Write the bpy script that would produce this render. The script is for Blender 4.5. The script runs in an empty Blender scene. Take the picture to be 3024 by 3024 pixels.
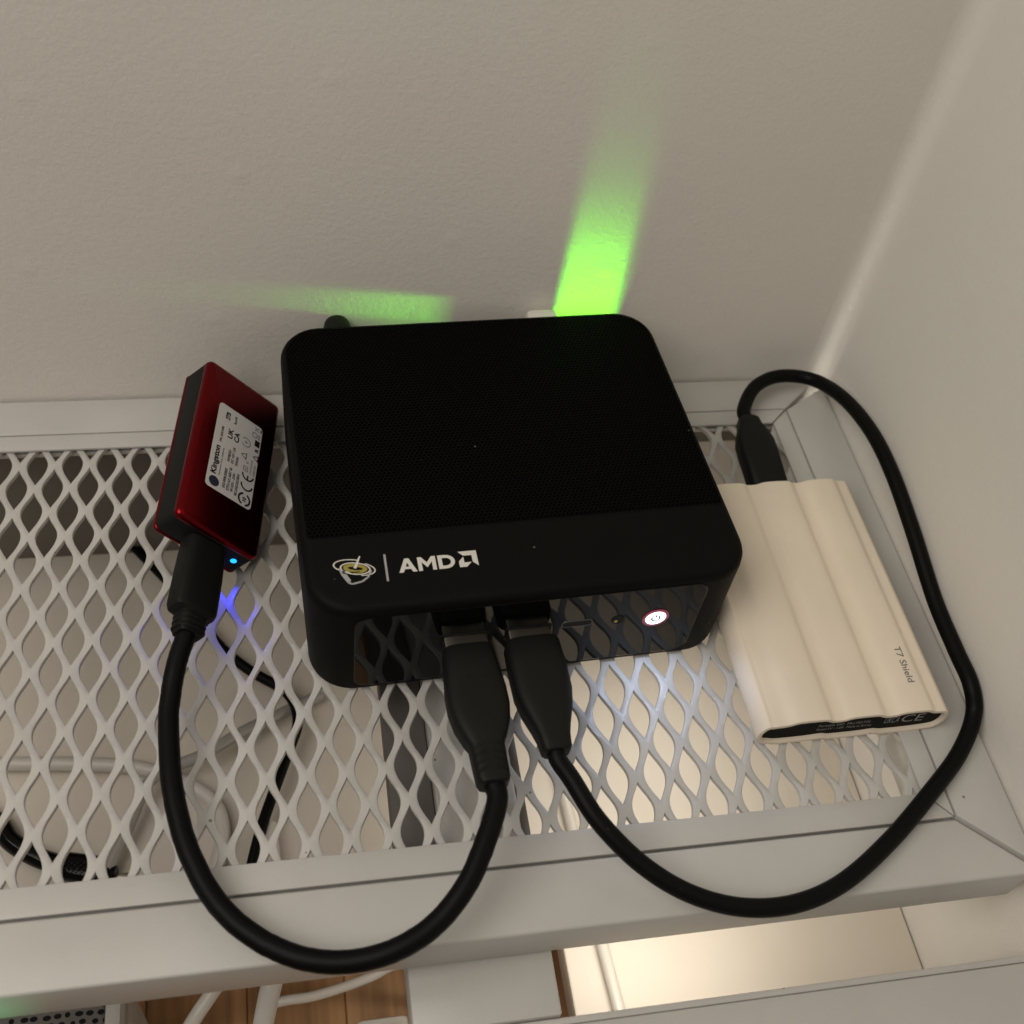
import bpy, bmesh, math, random
from mathutils import Matrix, Vector
random.seed(7)
S = 0.001                                            # everything below is written in millimetres
sc = bpy.context.scene
COL = sc.collection

# ------------------------------------------------------------------ camera
cam = bpy.data.cameras.new('camera')
camo = bpy.data.objects.new('camera', cam); COL.objects.link(camo)
RX = Vector((0.981457, -0.15469, 0.113194)); RY = Vector((-0.049705, -0.775718, -0.629119)); RZ = Vector((0.185125, 0.611827, -0.769023))
CAMP = Vector((-35.779, -224.928, 287.645))
m = Matrix.Identity(4)
for r in range(3):
    m[r][0] = RX[r]; m[r][1] = -RY[r]; m[r][2] = -RZ[r]; m[r][3] = CAMP[r]*S
camo.matrix_world = m
cam.sensor_width = 36; cam.lens = 1.12102*36; cam.clip_start = 0.01; cam.clip_end = 50
cam.dof.use_dof = True; cam.dof.focus_distance = 0.335; cam.dof.aperture_fstop = 15
sc.camera = camo

# ------------------------------------------------------------------ room light
world = bpy.data.worlds.new('World'); sc.world = world; world.use_nodes = True
bg = world.node_tree.nodes['Background']
bg.inputs[0].default_value = (1.0, 0.928, 0.835, 1); bg.inputs[1].default_value = 0.15
sc.view_settings.view_transform = 'Standard'; sc.view_settings.look = 'None'
sc.view_settings.exposure = -0.16; sc.view_settings.gamma = 1

def area(name, loc, aim, sx, sy, power, color, spread=180, up=(0, 0, 1)):
    l = bpy.data.lights.new(name, 'AREA'); l.shape = 'RECTANGLE'; l.size = sx*S; l.size_y = sy*S
    l.energy = power; l.color = color; l.spread = math.radians(spread)
    o = bpy.data.objects.new(name, l); COL.objects.link(o)
    d = (Vector(aim)-Vector(loc)).normalized()
    x = d.cross(Vector(up)).normalized(); y = x.cross(d)
    mm = Matrix.Identity(4)
    for r in range(3):
        mm[r][0] = x[r]; mm[r][1] = y[r]; mm[r][2] = -d[r]; mm[r][3] = loc[r]*S
    o.matrix_world = mm
    return o

area('room_lamp', (-400, -260, 720), (60, -40, 20), 560, 560, 4.4, (1.0, 0.928, 0.835), up=(0, 1, 0))
# warm lamp standing under the shelf, behind the lower beam
area('under_shelf_strip', (84, -22, -17), (84, -70, -84), 70, 30, 0.030, (1.0, 0.93, 0.82), spread=165, up=(0, 1, 0))
area('under_shelf_lamp', (58, -123, -18), (56, -108, -84), 60, 10, 0.055, (1.0, 0.91, 0.77), spread=170, up=(0, 1, 0))
# light rising through the notch in the corner of the shelf
area('corner_glow', (157.6, 58.6, -40), (158.9, 60.0, 60), 3.6, 3.6, 0.00022, (1.0, 0.93, 0.80), spread=3.6, up=(0, 1, 0))
area('corner_glow', (157.4, 57.6, -40), (160.2, 58.6, 10), 4, 4, 0.00045, (1.0, 0.93, 0.80), spread=16, up=(0, 1, 0))

# ------------------------------------------------------------------ materials
MATS = {}
def mat(name, color, rough=0.5, metal=0.0, spec=0.5, emit=None, estr=0.0, coat=0.0, bump=None, tint=None, trans=0.0, sss=0.0):
    """bump = (scale per metre, strength, distance mm, detail); tint = (scale, amount) mottling of the colour itself"""
    if name in MATS: return MATS[name]
    mt = bpy.data.materials.new(name); mt.use_nodes = True
    nt = mt.node_tree; b = nt.nodes['Principled BSDF']
    b.inputs['Base Color'].default_value = (*color, 1); b.inputs['Roughness'].default_value = rough
    b.inputs['Metallic'].default_value = metal; b.inputs['Specular IOR Level'].default_value = spec
    b.inputs['Coat Weight'].default_value = coat; b.inputs['Coat Roughness'].default_value = 0.04
    if trans: b.inputs['Transmission Weight'].default_value = trans
    if emit:
        b.inputs['Emission Color'].default_value = (*emit, 1); b.inputs['Emission Strength'].default_value = estr
    tc = nt.nodes.new('ShaderNodeTexCoord')
    if bump:
        n = nt.nodes.new('ShaderNodeTexNoise'); n.inputs['Scale'].default_value = bump[0]; n.inputs['Detail'].default_value = bump[3]
        bp = nt.nodes.new('ShaderNodeBump'); bp.inputs['Strength'].default_value = bump[1]; bp.inputs['Distance'].default_value = bump[2]*S
        nt.links.new(tc.outputs['Object'], n.inputs['Vector']); nt.links.new(n.outputs['Fac'], bp.inputs['Height'])
        nt.links.new(bp.outputs['Normal'], b.inputs['Normal'])
    if tint:
        n2 = nt.nodes.new('ShaderNodeTexNoise'); n2.inputs['Scale'].default_value = tint[0]; n2.inputs['Detail'].default_value = 5
        mr = nt.nodes.new('ShaderNodeMapRange'); mr.inputs[1].default_value = 0.3; mr.inputs[2].default_value = 0.7
        mr.inputs[3].default_value = 1-tint[1]; mr.inputs[4].default_value = 1+tint[1]*0.4
        mx = nt.nodes.new('ShaderNodeVectorMath'); mx.operation = 'SCALE'; mx.inputs[0].default_value = color
        nt.links.new(tc.outputs['Object'], n2.inputs['Vector']); nt.links.new(n2.outputs['Fac'], mr.inputs[0])
        nt.links.new(mr.outputs[0], mx.inputs['Scale']); nt.links.new(mx.outputs[0], b.inputs['Base Color'])
    MATS[name] = mt
    return mt

def wall_material(name, color):
    mt = mat(name, color, 0.85, spec=0.25, tint=(9, 0.04))
    nt = mt.node_tree; b = nt.nodes['Principled BSDF']; tc = nt.nodes['Texture Coordinate']
    a = nt.nodes.new('ShaderNodeTexNoise'); a.inputs['Scale'].default_value = 640; a.inputs['Detail'].default_value = 4; a.inputs['Roughness'].default_value = 0.6
    c = nt.nodes.new('ShaderNodeTexVoronoi'); c.inputs['Scale'].default_value = 42; c.feature = 'F1'
    cr = nt.nodes.new('ShaderNodeMapRange'); cr.inputs[1].default_value = 0.0; cr.inputs[2].default_value = 0.16; cr.inputs[3].default_value = 0.9; cr.inputs[4].default_value = 0.0
    w = nt.nodes.new('ShaderNodeTexNoise'); w.inputs['Scale'].default_value = 24; w.inputs['Detail'].default_value = 2
    s1 = nt.nodes.new('ShaderNodeMath'); s1.operation = 'ADD'; s2 = nt.nodes.new('ShaderNodeMath'); s2.operation = 'MULTIPLY_ADD'; s2.inputs[1].default_value = 1.3
    bp = nt.nodes.new('ShaderNodeBump'); bp.inputs['Strength'].default_value = 0.6; bp.inputs['Distance'].default_value = 0.23*S
    for q in (a, c, w): nt.links.new(tc.outputs['Object'], q.inputs['Vector'])
    nt.links.new(c.outputs['Distance'], cr.inputs[0])
    nt.links.new(a.outputs['Fac'], s1.inputs[0]); nt.links.new(cr.outputs[0], s1.inputs[1])
    nt.links.new(w.outputs['Fac'], s2.inputs[0]); nt.links.new(s1.outputs[0], s2.inputs[2])
    nt.links.new(s2.outputs[0], bp.inputs['Height']); nt.links.new(bp.outputs['Normal'], b.inputs['Normal'])
    return mt

WALL = wall_material('wall_plaster', (0.75, 0.72, 0.67))
PAINT = mat('white_shelf_paint', (0.52, 0.51, 0.485), 0.40, bump=(700, 0.22, 0.2, 3), tint=(22, 0.10))
BOARD = mat('white_lower_board', (0.72, 0.66, 0.58), 0.5, bump=(300, 0.08, 0.3, 3), tint=(14, 0.06))
BLACK = mat('black_plastic', (0.0022, 0.0022, 0.002), 0.6, spec=0.11, bump=(2500, 0.12, 0.08, 2))
GLOSS = mat('glossy_black_panel', (0.003, 0.003, 0.0032), 0.05, spec=0.17)
RUBBER = mat('black_cable_rubber', (0.0022, 0.0022, 0.002), 0.48, spec=0.13, bump=(1500, 0.08, 0.1, 2))
PLUGM = mat('black_plug_rubber', (0.008, 0.008, 0.0075), 0.5, spec=0.16, bump=(2200, 0.12, 0.1, 2))
STEEL = mat('plug_steel', (0.33, 0.30, 0.26), 0.3, metal=1.0, bump=(400, 0.1, 0.1, 3))
DARK = mat('socket_dark', (0.004, 0.004, 0.004), 0.6, spec=0.2)
PRINT = mat('white_print', (0.62, 0.60, 0.56), 0.6, spec=0.2)
GREYP = mat('grey_print', (0.33, 0.33, 0.33), 0.6, spec=0.2)
YELL = mat('olive_print', (0.30, 0.26, 0.055), 0.6, spec=0.2)
RED = mat('red_anodised', (0.19, 0.008, 0.012), 0.3, metal=1.0, spec=0.4, bump=(3000, 0.06, 0.05, 2))
SLEEVE = mat('black_soft_sleeve', (0.006, 0.006, 0.006), 0.6, spec=0.2, bump=(2500, 0.1, 0.08, 2))
STICK = mat('label_paper', (0.62, 0.61, 0.60), 0.55, spec=0.3)
INK = mat('label_ink', (0.012, 0.012, 0.013), 0.6, spec=0.2)
INKG = mat('label_ink_grey', (0.16, 0.16, 0.165), 0.6, spec=0.2)
NAVY = mat('navy_ink', (0.030, 0.030, 0.055), 0.6, spec=0.2)
BEIGE = mat('beige_rubber', (0.79, 0.70, 0.575), 0.66, spec=0.3, bump=(2000, 0.3, 0.12, 3), tint=(60, 0.04))
CREAM = mat('white_cord_plastic', (0.66, 0.63, 0.58), 0.3, spec=0.5)
GREYC = mat('grey_cord_plastic', (0.36, 0.34, 0.32), 0.35, spec=0.5)
GREYM = mat('grey_basket_metal', (0.15, 0.145, 0.135), 0.5, bump=(600, 0.1, 0.2, 2))
PINK = mat('button_ring_red', (0.20, 0.03, 0.05), 0.3, emit=(1.0, 0.14, 0.24), estr=0.12)
GLOWW = mat('power_light', (0.8, 0.85, 1.0), 0.4, emit=(0.74, 0.82, 1.0), estr=3.5)
GLOWB = mat('blue_led', (0.1, 0.4, 1.0), 0.4, emit=(0.0, 0.30, 1.0), estr=2.6)
SYMB = mat('power_symbol', (0.12, 0.13, 0.2), 0.5, emit=(0.30, 0.34, 0.55), estr=0.35)
DKGREY = mat('dark_grey', (0.15, 0.14, 0.13), 0.5, tint=(40, 0.1))
WSHADE = mat('wall_shade_taupe', (0.17, 0.155, 0.135), 0.6, tint=(20, 0.1))  # shade of the wall below the shelf, put into the colour
DIMST = mat('dim_steel', (0.10, 0.10, 0.10), 0.35, metal=1.0)
GOLD = mat('jack_contact', (0.35, 0.27, 0.12), 0.3, metal=1.0)

def add_specks(mt, color, scale, radius, share):
    nt = mt.node_tree; b = nt.nodes['Principled BSDF']; tc = nt.nodes['Texture Coordinate']; L = nt.links
    v = nt.nodes.new('ShaderNodeTexVoronoi'); v.inputs['Scale'].default_value = scale; L.new(tc.outputs['Object'], v.inputs['Vector'])
    lt = nt.nodes.new('ShaderNodeMath'); lt.operation = 'LESS_THAN'; lt.inputs[1].default_value = radius; L.new(v.outputs['Distance'], lt.inputs[0])
    se = nt.nodes.new('ShaderNodeSeparateColor'); L.new(v.outputs['Color'], se.inputs[0])
    l2 = nt.nodes.new('ShaderNodeMath'); l2.operation = 'LESS_THAN'; l2.inputs[1].default_value = share; L.new(se.outputs[0], l2.inputs[0])
    mu = nt.nodes.new('ShaderNodeMath'); mu.operation = 'MULTIPLY'; L.new(lt.outputs[0], mu.inputs[0]); L.new(l2.outputs[0], mu.inputs[1])
    mx = nt.nodes.new('ShaderNodeMix'); mx.data_type = 'RGBA'; mx.inputs[7].default_value = (*color, 1)
    old = b.inputs['Base Color'].links
    if old: L.new(old[0].from_socket, mx.inputs[6])
    else: mx.inputs[6].default_value = b.inputs['Base Color'].default_value
    L.new(mu.outputs[0], mx.inputs[0]); L.new(mx.outputs[2], b.inputs['Base Color'])
add_specks(PAINT, (0.22, 0.19, 0.16), 130, 0.06, 0.16)
add_specks(BLACK, (0.10, 0.10, 0.095), 110, 0.035, 0.25)
add_specks(BEIGE, (0.40, 0.32, 0.24), 150, 0.05, 0.15)
add_specks(WALL, (0.46, 0.42, 0.37), 45, 0.026, 0.10)

def grille_material():
    mt = mat('perforated_black', (0.0095, 0.0095, 0.0085), 0.7, spec=0.35)
    nt = mt.node_tree; b = nt.nodes['Principled BSDF']; L = nt.links
    tc = nt.nodes['Texture Coordinate']
    sep = nt.nodes.new('ShaderNodeSeparateXYZ'); L.new(tc.outputs['Object'], sep.inputs[0])
    def M(op, a, bb=None):
        n = nt.nodes.new('ShaderNodeMath'); n.operation = op
        for i, q in enumerate((a, bb)):
            if q is None: continue
            if isinstance(q, (int, float)): n.inputs[i].default_value = q
            else: L.new(q, n.inputs[i])
        return n.outputs[0]
    P = 1.30*S; Q = P*math.sqrt(3)
    def lattice(ox, oy):
        fx = M('SUBTRACT', M('FRACT', M('ADD', M('DIVIDE', sep.outputs[0], P), ox+500.0)), 0.5)
        fy = M('SUBTRACT', M('FRACT', M('ADD', M('DIVIDE', sep.outputs[1], Q), oy+500.0)), 0.5)
        dx = M('MULTIPLY', fx, P/S); dy = M('MULTIPLY', fy, Q/S)
        return M('SQRT', M('ADD', M('MULTIPLY', dx, dx), M('MULTIPLY', dy, dy)))
    d = M('MINIMUM', lattice(0, 0), lattice(0.5, 0.5))
    mr = nt.nodes.new('ShaderNodeMapRange'); mr.inputs[1].default_value = 0.34; mr.inputs[2].default_value = 0.46; L.new(d, mr.inputs[0])
    mx = nt.nodes.new('ShaderNodeMix'); mx.data_type = 'RGBA'
    mx.inputs[6].default_value = (0.0009, 0.0009, 0.0009, 1); mx.inputs[7].default_value = (0.003, 0.003, 0.0026, 1)
    L.new(mr.outputs[0], mx.inputs[0]); L.new(mx.outputs[2], b.inputs['Base Color'])
    L.new(M('MULTIPLY', mr.outputs[0], 0.035), b.inputs['Specular IOR Level'])
    bp = nt.nodes.new('ShaderNodeBump'); bp.inputs['Strength'].default_value = 0.45; bp.inputs['Distance'].default_value = 0.2*S
    L.new(mr.outputs[0], bp.inputs['Height']); L.new(bp.outputs['Normal'], b.inputs['Normal'])
    return mt
GRILLE = grille_material()
add_specks(GRILLE, (0.09, 0.09, 0.085), 120, 0.035, 0.14)
add_specks(RUBBER, (0.05, 0.05, 0.046), 420, 0.06, 0.14)
add_specks(PLUGM, (0.06, 0.06, 0.055), 300, 0.05, 0.16)

def wood_material(i):
    base = [(0.60, 0.34, 0.17), (0.52, 0.29, 0.14), (0.66, 0.39, 0.20), (0.56, 0.31, 0.155)][i]
    mt = mat('oak_plank_%s' % 'abcd'[i], base, 0.45)
    nt = mt.node_tree; b = nt.nodes['Principled BSDF']; tc = nt.nodes['Texture Coordinate']
    mp = nt.nodes.new('ShaderNodeMapping'); mp.inputs['Scale'].default_value = (60, 4, 20)
    n = nt.nodes.new('ShaderNodeTexNoise'); n.inputs['Scale'].default_value = 3; n.inputs['Detail'].default_value = 6
    cr = nt.nodes.new('ShaderNodeValToRGB')
    cr.color_ramp.elements[0].color = (*[c*0.6 for c in base], 1); cr.color_ramp.elements[1].color = (*[c*1.35 for c in base], 1)
    cr.color_ramp.elements[0].position = 0.3; cr.color_ramp.elements[1].position = 0.75
    nt.links.new(tc.outputs['Object'], mp.inputs[0]); nt.links.new(mp.outputs[0], n.inputs['Vector'])
    nt.links.new(n.outputs['Fac'], cr.inputs[0]); nt.links.new(cr.outputs[0], b.inputs['Base Color'])
    return mt

# ------------------------------------------------------------------ mesh helpers (millimetres in, metres out)
class MB:
    def __init__(self): self.v = []; self.f = []
    def add(self, vs, fs):
        k = len(self.v); self.v += [tuple(p) for p in vs]; self.f += [tuple(i+k for i in q) for q in fs]; return self
    def box(self, x0, x1, y0, y1, z0, z1, bev=0.0):
        if bev <= 0:
            vs = [(x, y, z) for z in (z0, z1) for y in (y0, y1) for x in (x0, x1)]
            return self.add(vs, [(0, 2, 3, 1), (4, 5, 7, 6), (0, 1, 5, 4), (2, 6, 7, 3), (0, 4, 6, 2), (1, 3, 7, 5)])
        return self.prism([(x0, y0), (x1, y0), (x1, y1), (x0, y1)], z0, z1, bev)
    def prism(self, poly, z0, z1, bev=0.0, seg=2):
        bm = bmesh.new()
        f = bm.faces.new([bm.verts.new((x, y, z0)) for x, y in poly])
        r = bmesh.ops.extrude_face_region(bm, geom=[f])
        bmesh.ops.translate(bm, verts=[e for e in r['geom'] if isinstance(e, bmesh.types.BMVert)], vec=(0, 0, z1-z0))
        if bev > 0: bmesh.ops.bevel(bm, geom=list(bm.edges), offset=bev, segments=seg, affect='EDGES', profile=0.5)
        bmesh.ops.recalc_face_normals(bm, faces=bm.faces)
        bm.verts.index_update()
        self.add([v.co[:] for v in bm.verts], [[v.index for v in q.verts] for q in bm.faces]); bm.free(); return self
    def rings(self, rings, cap0=True, cap1=True, closed=False):
        n = len(rings[0]); vs = [p for r in rings for p in r]; fs = []
        m = len(rings)
        for i in range(m if closed else m-1):
            a = i*n; b = ((i+1) % m)*n
            for j in range(n): fs.append((a+j, a+(j+1) % n, b+(j+1) % n, b+j))
        if not closed:
            if cap0: fs.append(tuple(reversed(range(n))))
            if cap1: fs.append(tuple(range((m-1)*n, m*n)))
        return self.add(vs, fs)
    def tube(self, pts, r, n=14, caps=True):
        pts = [Vector(p) for p in pts]; rr = r if isinstance(r, (list, tuple)) else [r]*len(pts)
        t0 = (pts[1]-pts[0]).normalized(); up = Vector((0, 0, 1)) if abs(t0.z) < .9 else Vector((0, 1, 0))
        nx = t0.cross(up).normalized(); rings = []
        for i, p in enumerate(pts):
            t = (pts[min(i+1, len(pts)-1)]-pts[max(i-1, 0)]).normalized()
            nx = (nx-t*nx.dot(t)).normalized(); ny = t.cross(nx)
            rings.append([p+(nx*math.cos(2*math.pi*k/n)+ny*math.sin(2*math.pi*k/n))*rr[i] for k in range(n)])
        return self.rings(rings, caps, caps)
    def xform(self, fn): self.v = [tuple(fn(Vector(p))) for p in self.v]; return self
    def build(self, name, material, parent=None, smooth=35, kind=None):
        me = bpy.data.meshes.new(name)
        inv = parent.matrix_world.inverted() if parent is not None else None
        me.from_pydata([tuple(c*S for c in p) for p in self.v], [], self.f); me.update()
        bm = bmesh.new(); bm.from_mesh(me); bmesh.ops.recalc_face_normals(bm, faces=bm.faces); bm.to_mesh(me); bm.free()
        if smooth:
            me.polygons.foreach_set('use_smooth', [True]*len(me.polygons)); me.set_sharp_from_angle(angle=math.radians(smooth))
        me.materials.append(material)
        o = bpy.data.objects.new(name, me); COL.objects.link(o)
        if parent is not None: o.parent = parent
        if kind: o['kind'] = kind
        return o

def spline(pts, per=10):
    P = [Vector(p) for p in pts]; P = [P[0]*2-P[1]]+P+[P[-1]*2-P[-2]]; out = []
    for i in range(1, len(P)-2):
        a, b, c, d = P[i-1:i+3]
        for k in range(per):
            t = k/per
            out.append(0.5*((2*b)+(c-a)*t+(2*a-5*b+4*c-d)*t*t+(-a+3*b-3*c+d)*t**3))
    out.append(P[-2]); return out

def thing(name, label, cat, loc=(0, 0, 0), basis=None, group=None):
    o = bpy.data.objects.new(name, None); COL.objects.link(o); o.empty_display_size = 0.01
    mm = Matrix.Identity(4)
    if basis is not None:
        for r in range(3):
            for c in range(3): mm[r][c] = basis[r][c]
    for r in range(3): mm[r][3] = loc[r]*S
    o.matrix_world = mm; o.matrix_basis = mm
    o['label'] = label; o['category'] = cat
    if group: o['group'] = group
    return o
def tag(o, label, cat, group=None):
    o['label'] = label; o['category'] = cat
    if group: o['group'] = group
    return o
def rot_z(a): c, s = math.cos(a), math.sin(a); return ((c, -s, 0), (s, c, 0), (0, 0, 1))

def rrect(w, d, r, n=8, cx=0, cy=0):
    """r may be one radius or four (front left, front right, back right, back left)"""
    R = r if isinstance(r, (list, tuple)) else (r,)*4
    out = []
    for q, (sx, sy, a0) in enumerate(((-1, -1, 180), (1, -1, 270), (1, 1, 0), (-1, 1, 90))):
        rr = max(R[q], 0.01)
        for k in range(n+1):
            a = math.radians(a0+90*k/n)
            out.append((cx+sx*(w/2-rr)+rr*math.cos(a), cy+sy*(d/2-rr)+rr*math.sin(a)))
    return out

def text_mb(body, place, width, height, offset=0.0, spacing=1.0, shear=0.0):
    """flat lettering fitted to width x height; place(u, v) gives the 3D point"""
    cu = bpy.data.curves.new('t', 'FONT'); cu.body = body; cu.offset = offset; cu.space_character = spacing; cu.shear = shear
    cu.resolution_u = 3
    o = bpy.data.objects.new('t', cu); COL.objects.link(o)
    dg = bpy.context.evaluated_depsgraph_get(); me = bpy.data.meshes.new_from_object(o.evaluated_get(dg))
    xs = [v.co.x for v in me.vertices]; ys = [v.co.y for v in me.vertices]
    x0, x1, y0, y1 = min(xs), max(xs), min(ys), max(ys)
    mb = MB(); mb.add([place((v.co.x-x0)/(x1-x0)*width, (v.co.y-y0)/(y1-y0)*height) for v in me.vertices], [list(p.vertices) for p in me.polygons])
    bpy.data.objects.remove(o); bpy.data.curves.remove(cu); bpy.data.meshes.remove(me)
    return mb

# ------------------------------------------------------------------ the setting: walls, floor
WX, WY = 160.9, 61.9
w = MB()
w.add([(-700, WY, -400), (WX-7, WY, -400), (WX-7, WY, 700), (-700, WY, 700)], [(0, 1, 2, 3)])
arc = [(WX-7+7*math.sin(a), WY-7+7*math.cos(a)) for a in [math.pi/2*k/10 for k in range(11)]]
w.add([(x, y, z) for x, y in arc for z in (-400, 700)], [(2*k, 2*k+2, 2*k+3, 2*k+1) for k in range(10)])
w.build('wall_back', WALL, smooth=60, kind='structure')
w = MB(); w.add([(WX, WY-7, -400), (WX, -700, -400), (WX, -700, 700), (WX, WY-7, 700)], [(0, 1, 2, 3)])
w.build('wall_right', WALL, kind='structure')
fl = MB(); fl.box(-700, WX, -700, WY, -220, -202); floor = fl.build('floor', DARK, kind='structure')
x = -330.0; k = 0
while x < WX-1:
    wd = 38.0
    p = MB(); p.box(x+0.15, min(x+wd-0.15, WX-0.2), -300-random.uniform(0, 40), WY-0.2, -202, -190+random.uniform(-.3, .3), 0.6)
    p.build('plank', wood_material(k % 4), floor); x += wd; k += random.choice((1, 2, 3))

# ------------------------------------------------------------------ lower board and beam frame
lb = thing('lower_shelf', 'cream lower shelf board with dark sheets for the shaded wall, seen through the mesh', 'shelf', (0, 0, -95))
MB().prism([(-420, -96), (42, -96), (42, -176), (WX-0.6, -176), (WX-0.6, WY-0.4), (-420, WY-0.4)], 0, 11.5, 0.8).build('board', BOARD, lb)
MB().box(-420, 60, WY-2.4, WY-.5, 11.6, 89, .3).build('wall_shade_sheet', WSHADE, lb)  # dark sheets added where the wall under the shelf lies in shade
MB().box(60.2, WX-8, WY-2.4, WY-.5, 63, 89, .3).build('wall_shade_sheet', WSHADE, lb)

fr = thing('support_frame', 'white painted metal beam and cross bar under the mesh shelf', 'frame')
MB().box(-13.4, 24.8, -147.2, -112, -30, -17, 0.8).build('cross_bar', PAINT, fr)
MB().box(-0.8, 22.4, -111.9, WY-1, -30, -17, 0.8).build('cross_bar', PAINT, fr)
MB().box(-13.4, -1.0, -111.9, 36, -30, -20, 0.6).build('flange', DKGREY, fr)  # flanges in a darker grey than the bar
MB().box(22.6, 25.4, -111.9, 36, -30, -20, 0.6).build('flange', DKGREY, fr)
MB().prism([(-20, -240), (WX-0.8, -240), (WX-0.8, -149.6), (-20, -149.6)], -45, -16.6, 1.2).build('front_beam', PAINT, fr)
MB().box(-20, WX-0.8, -149.4, -147.4, -45, -18.2, 0.7).build('beam_edge', PAINT, fr)

# ------------------------------------------------------------------ the mesh shelf
sh = thing('mesh_shelf', 'white metal shelf with diamond mesh panel and mitred rails', 'shelf')
XL = -420
F0, F1, F2, F3 = -131.5, -113.9, -113.3, -105.6          # front rail outer, rail inner, lip outer, lip inner
B0, B1, B2, B3 = 61.0, 45.9, 45.3, 39.0
R0, R1, R2, R3 = 160.2, 142.4, 141.8, 135.1
RH = 16.0; g = 0.75
MB().prism([(XL, F0), (157.4, F0), (157.4+1.6, F0+1.6), (R1-g, F1), (XL, F1)], -RH, 0, 0.9, 3).build('front_rail', PAINT, sh)
MB().prism([(159.6, F0+2.9), (R0, F0+3.6), (R0, B0-6), (R0-1, B0-5.4), (R1+.1, B1-0.4), (R1+.1, F1+.9)], -RH, 0, 0.6).build('right_rail', PAINT, sh)
MB().prism([(XL, B1), (R1-.2, B1), (R0-5.6, B0-4.4), (R0-5.6, B0), (XL, B0)], -5.5, 0, 0.6).build('back_rail', PAINT, sh)
MB().prism([(XL, F2), (R2-.3, F2), (R3-.3, F3), (XL, F3)], -0.95, 0.1, 0.3).build('front_lip', PAINT, sh)
MB().prism([(R2, F2+.3), (R2, B2-.4), (R3, B3-.2), (R3, F3+.3)], -0.95, 0.1, 0.3).build('right_lip', PAINT, sh)
MB().prism([(XL, B3), (R3-.3, B3), (R2-.3, B2), (XL, B2)], -0.95, 0.1, 0.3).build('back_lip', PAINT, sh)
MB().box(XL, R3+2, F1+.05, F3-1.2, -RH, -3.3, .3).build('rail_ledge', PAINT, sh)
MB().box(R3+2.2, R1+.05, F1+.8, B3+1, -RH, -3.3, .3).build('rail_ledge', PAINT, sh)
MB().box(XL, R3+2, B3+1.2, B1-.05, -5, -3.3, .3).build('rail_ledge', PAINT, sh)
# expanded metal: a diamond lattice of cells, each pierced by a pointed opening with rounded sides
PX, HY = 10.6, 9.62; A, B = 3.08, 7.8; NQ = 8
mesh = MB(); idx = {}
def quad_pts():
    hole = []; outer = []
    for q in range(4):
        for k in range(NQ):
            t = k/NQ
            if q % 2: t = 1-t
            sx = 1 if q in (0, 3) else -1; sy = 1 if q in (0, 1) else -1
            hole.append((sx*A*math.cos(math.pi/2*t)**1.2, sy*B*t)); outer.append((sx*PX/2*(1-t), sy*HY*t))
    return hole, outer
HOLE, OUTER = quad_pts()
def vid(p):
    key = tuple(round(c*50) for c in p)
    if key not in idx: idx[key] = len(mesh.v); mesh.v.append(p)
    return idx[key]
TH = 1.5; ZT = -1.0
for j in range(-2, 17):
    cy = 33.4-HY*j
    if cy < -115 or cy > 52: continue
    i = 0
    for i in range(-5, 26):
        cx = -121+PX/2+PX*i+(PX/2 if j % 2 else 0)
        if cx > 141: continue
        jx = random.uniform(-.12, .12); jy = random.uniform(-.15, .15)
        rows = []
        N = len(HOLE)
        for lev in range(6):
            ring = []
            for (hx, hy), (ox, oy) in zip(HOLE, OUTER):
                tilt = 0.22*hy/B
                dip = lambda yy: 0.16*math.cos(2*math.pi*yy/HY)-0.16
                if lev == 0: p = (cx+ox, cy+oy, ZT+dip(oy))
                elif lev == 5: p = (cx+ox, cy+oy, ZT-TH+dip(oy))
                else:
                    f = (0, 0.16, 0.04, 0.0, 0.0)[lev]
                    mx_, my_ = hx+(ox-hx)*f, hy+(oy-hy)*f
                    zz = (0, -0.02, -0.14, -0.42, -TH)[lev]
                    p = (cx+jx+mx_, cy+jy+my_, ZT+zz+dip(hy)*0.8+tilt)
                ring.append(vid(p))
            rows.append(ring)
        for lev in range(5):
            a, b = rows[lev], rows[lev+1]
            for q in range(N): mesh.f.append((a[q], a[(q+1) % N], b[(q+1) % N], b[q]))
mesh.v = [(min(x_, R2-1.6), min(max(y_, F2+1.6), B2-1.6), z_) for x_, y_, z_ in mesh.v]
mesh.build('mesh_panel', PAINT, sh, smooth=50)

# ------------------------------------------------------------------ the mini computer
PCX, PCY, YAW, PZ = 24.80, 0.52, 0.045, -0.98
W_, D_, H_ = 122.0, 107.4, 40.2
pc = thing('mini_computer', 'black mini computer with perforated top and lit power button', 'computer', (PCX, PCY, PZ), rot_z(YAW))
RC = 12.5
prof = [(0, 2.2), (0.35, 1.2), (1.2, 0.35), (2.4, 0.05), (18, 0), (36.6, -0.0), (37.9, 0.12), (39.0, 0.55), (39.7, 1.25), (40.05, 2.1), (40.2, 3.2)]
def tp(x, y): return x+0.018*(x+61)*(20-y)/107
FEXT = 2.3
bd = MB(); bd.rings([[(tp(x, y), y, z) for x, y in rrect(W_-2*i, D_+FEXT-2*i, max(RC-i, 1), 10, 0, -FEXT/2)] for z, i in prof]); bd.build('body', BLACK, pc, 40)
gr = MB()
R4 = (1.2, 1.2, 10.5, 10.5)
gd = 82.6; gcy = -31.0+gd/2
gr.rings([[(tp(x, y), y, z) for x, y in rrect(118.0-2*i, gd-2*i, [max(q-i, .3) for q in R4], 8, 0, gcy)] for z, i in ((40.0, 0), (40.38, 0.05), (40.5, 0.25))], cap0=False)
gr.build('top_grille', GRILLE, pc, 30)
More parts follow.
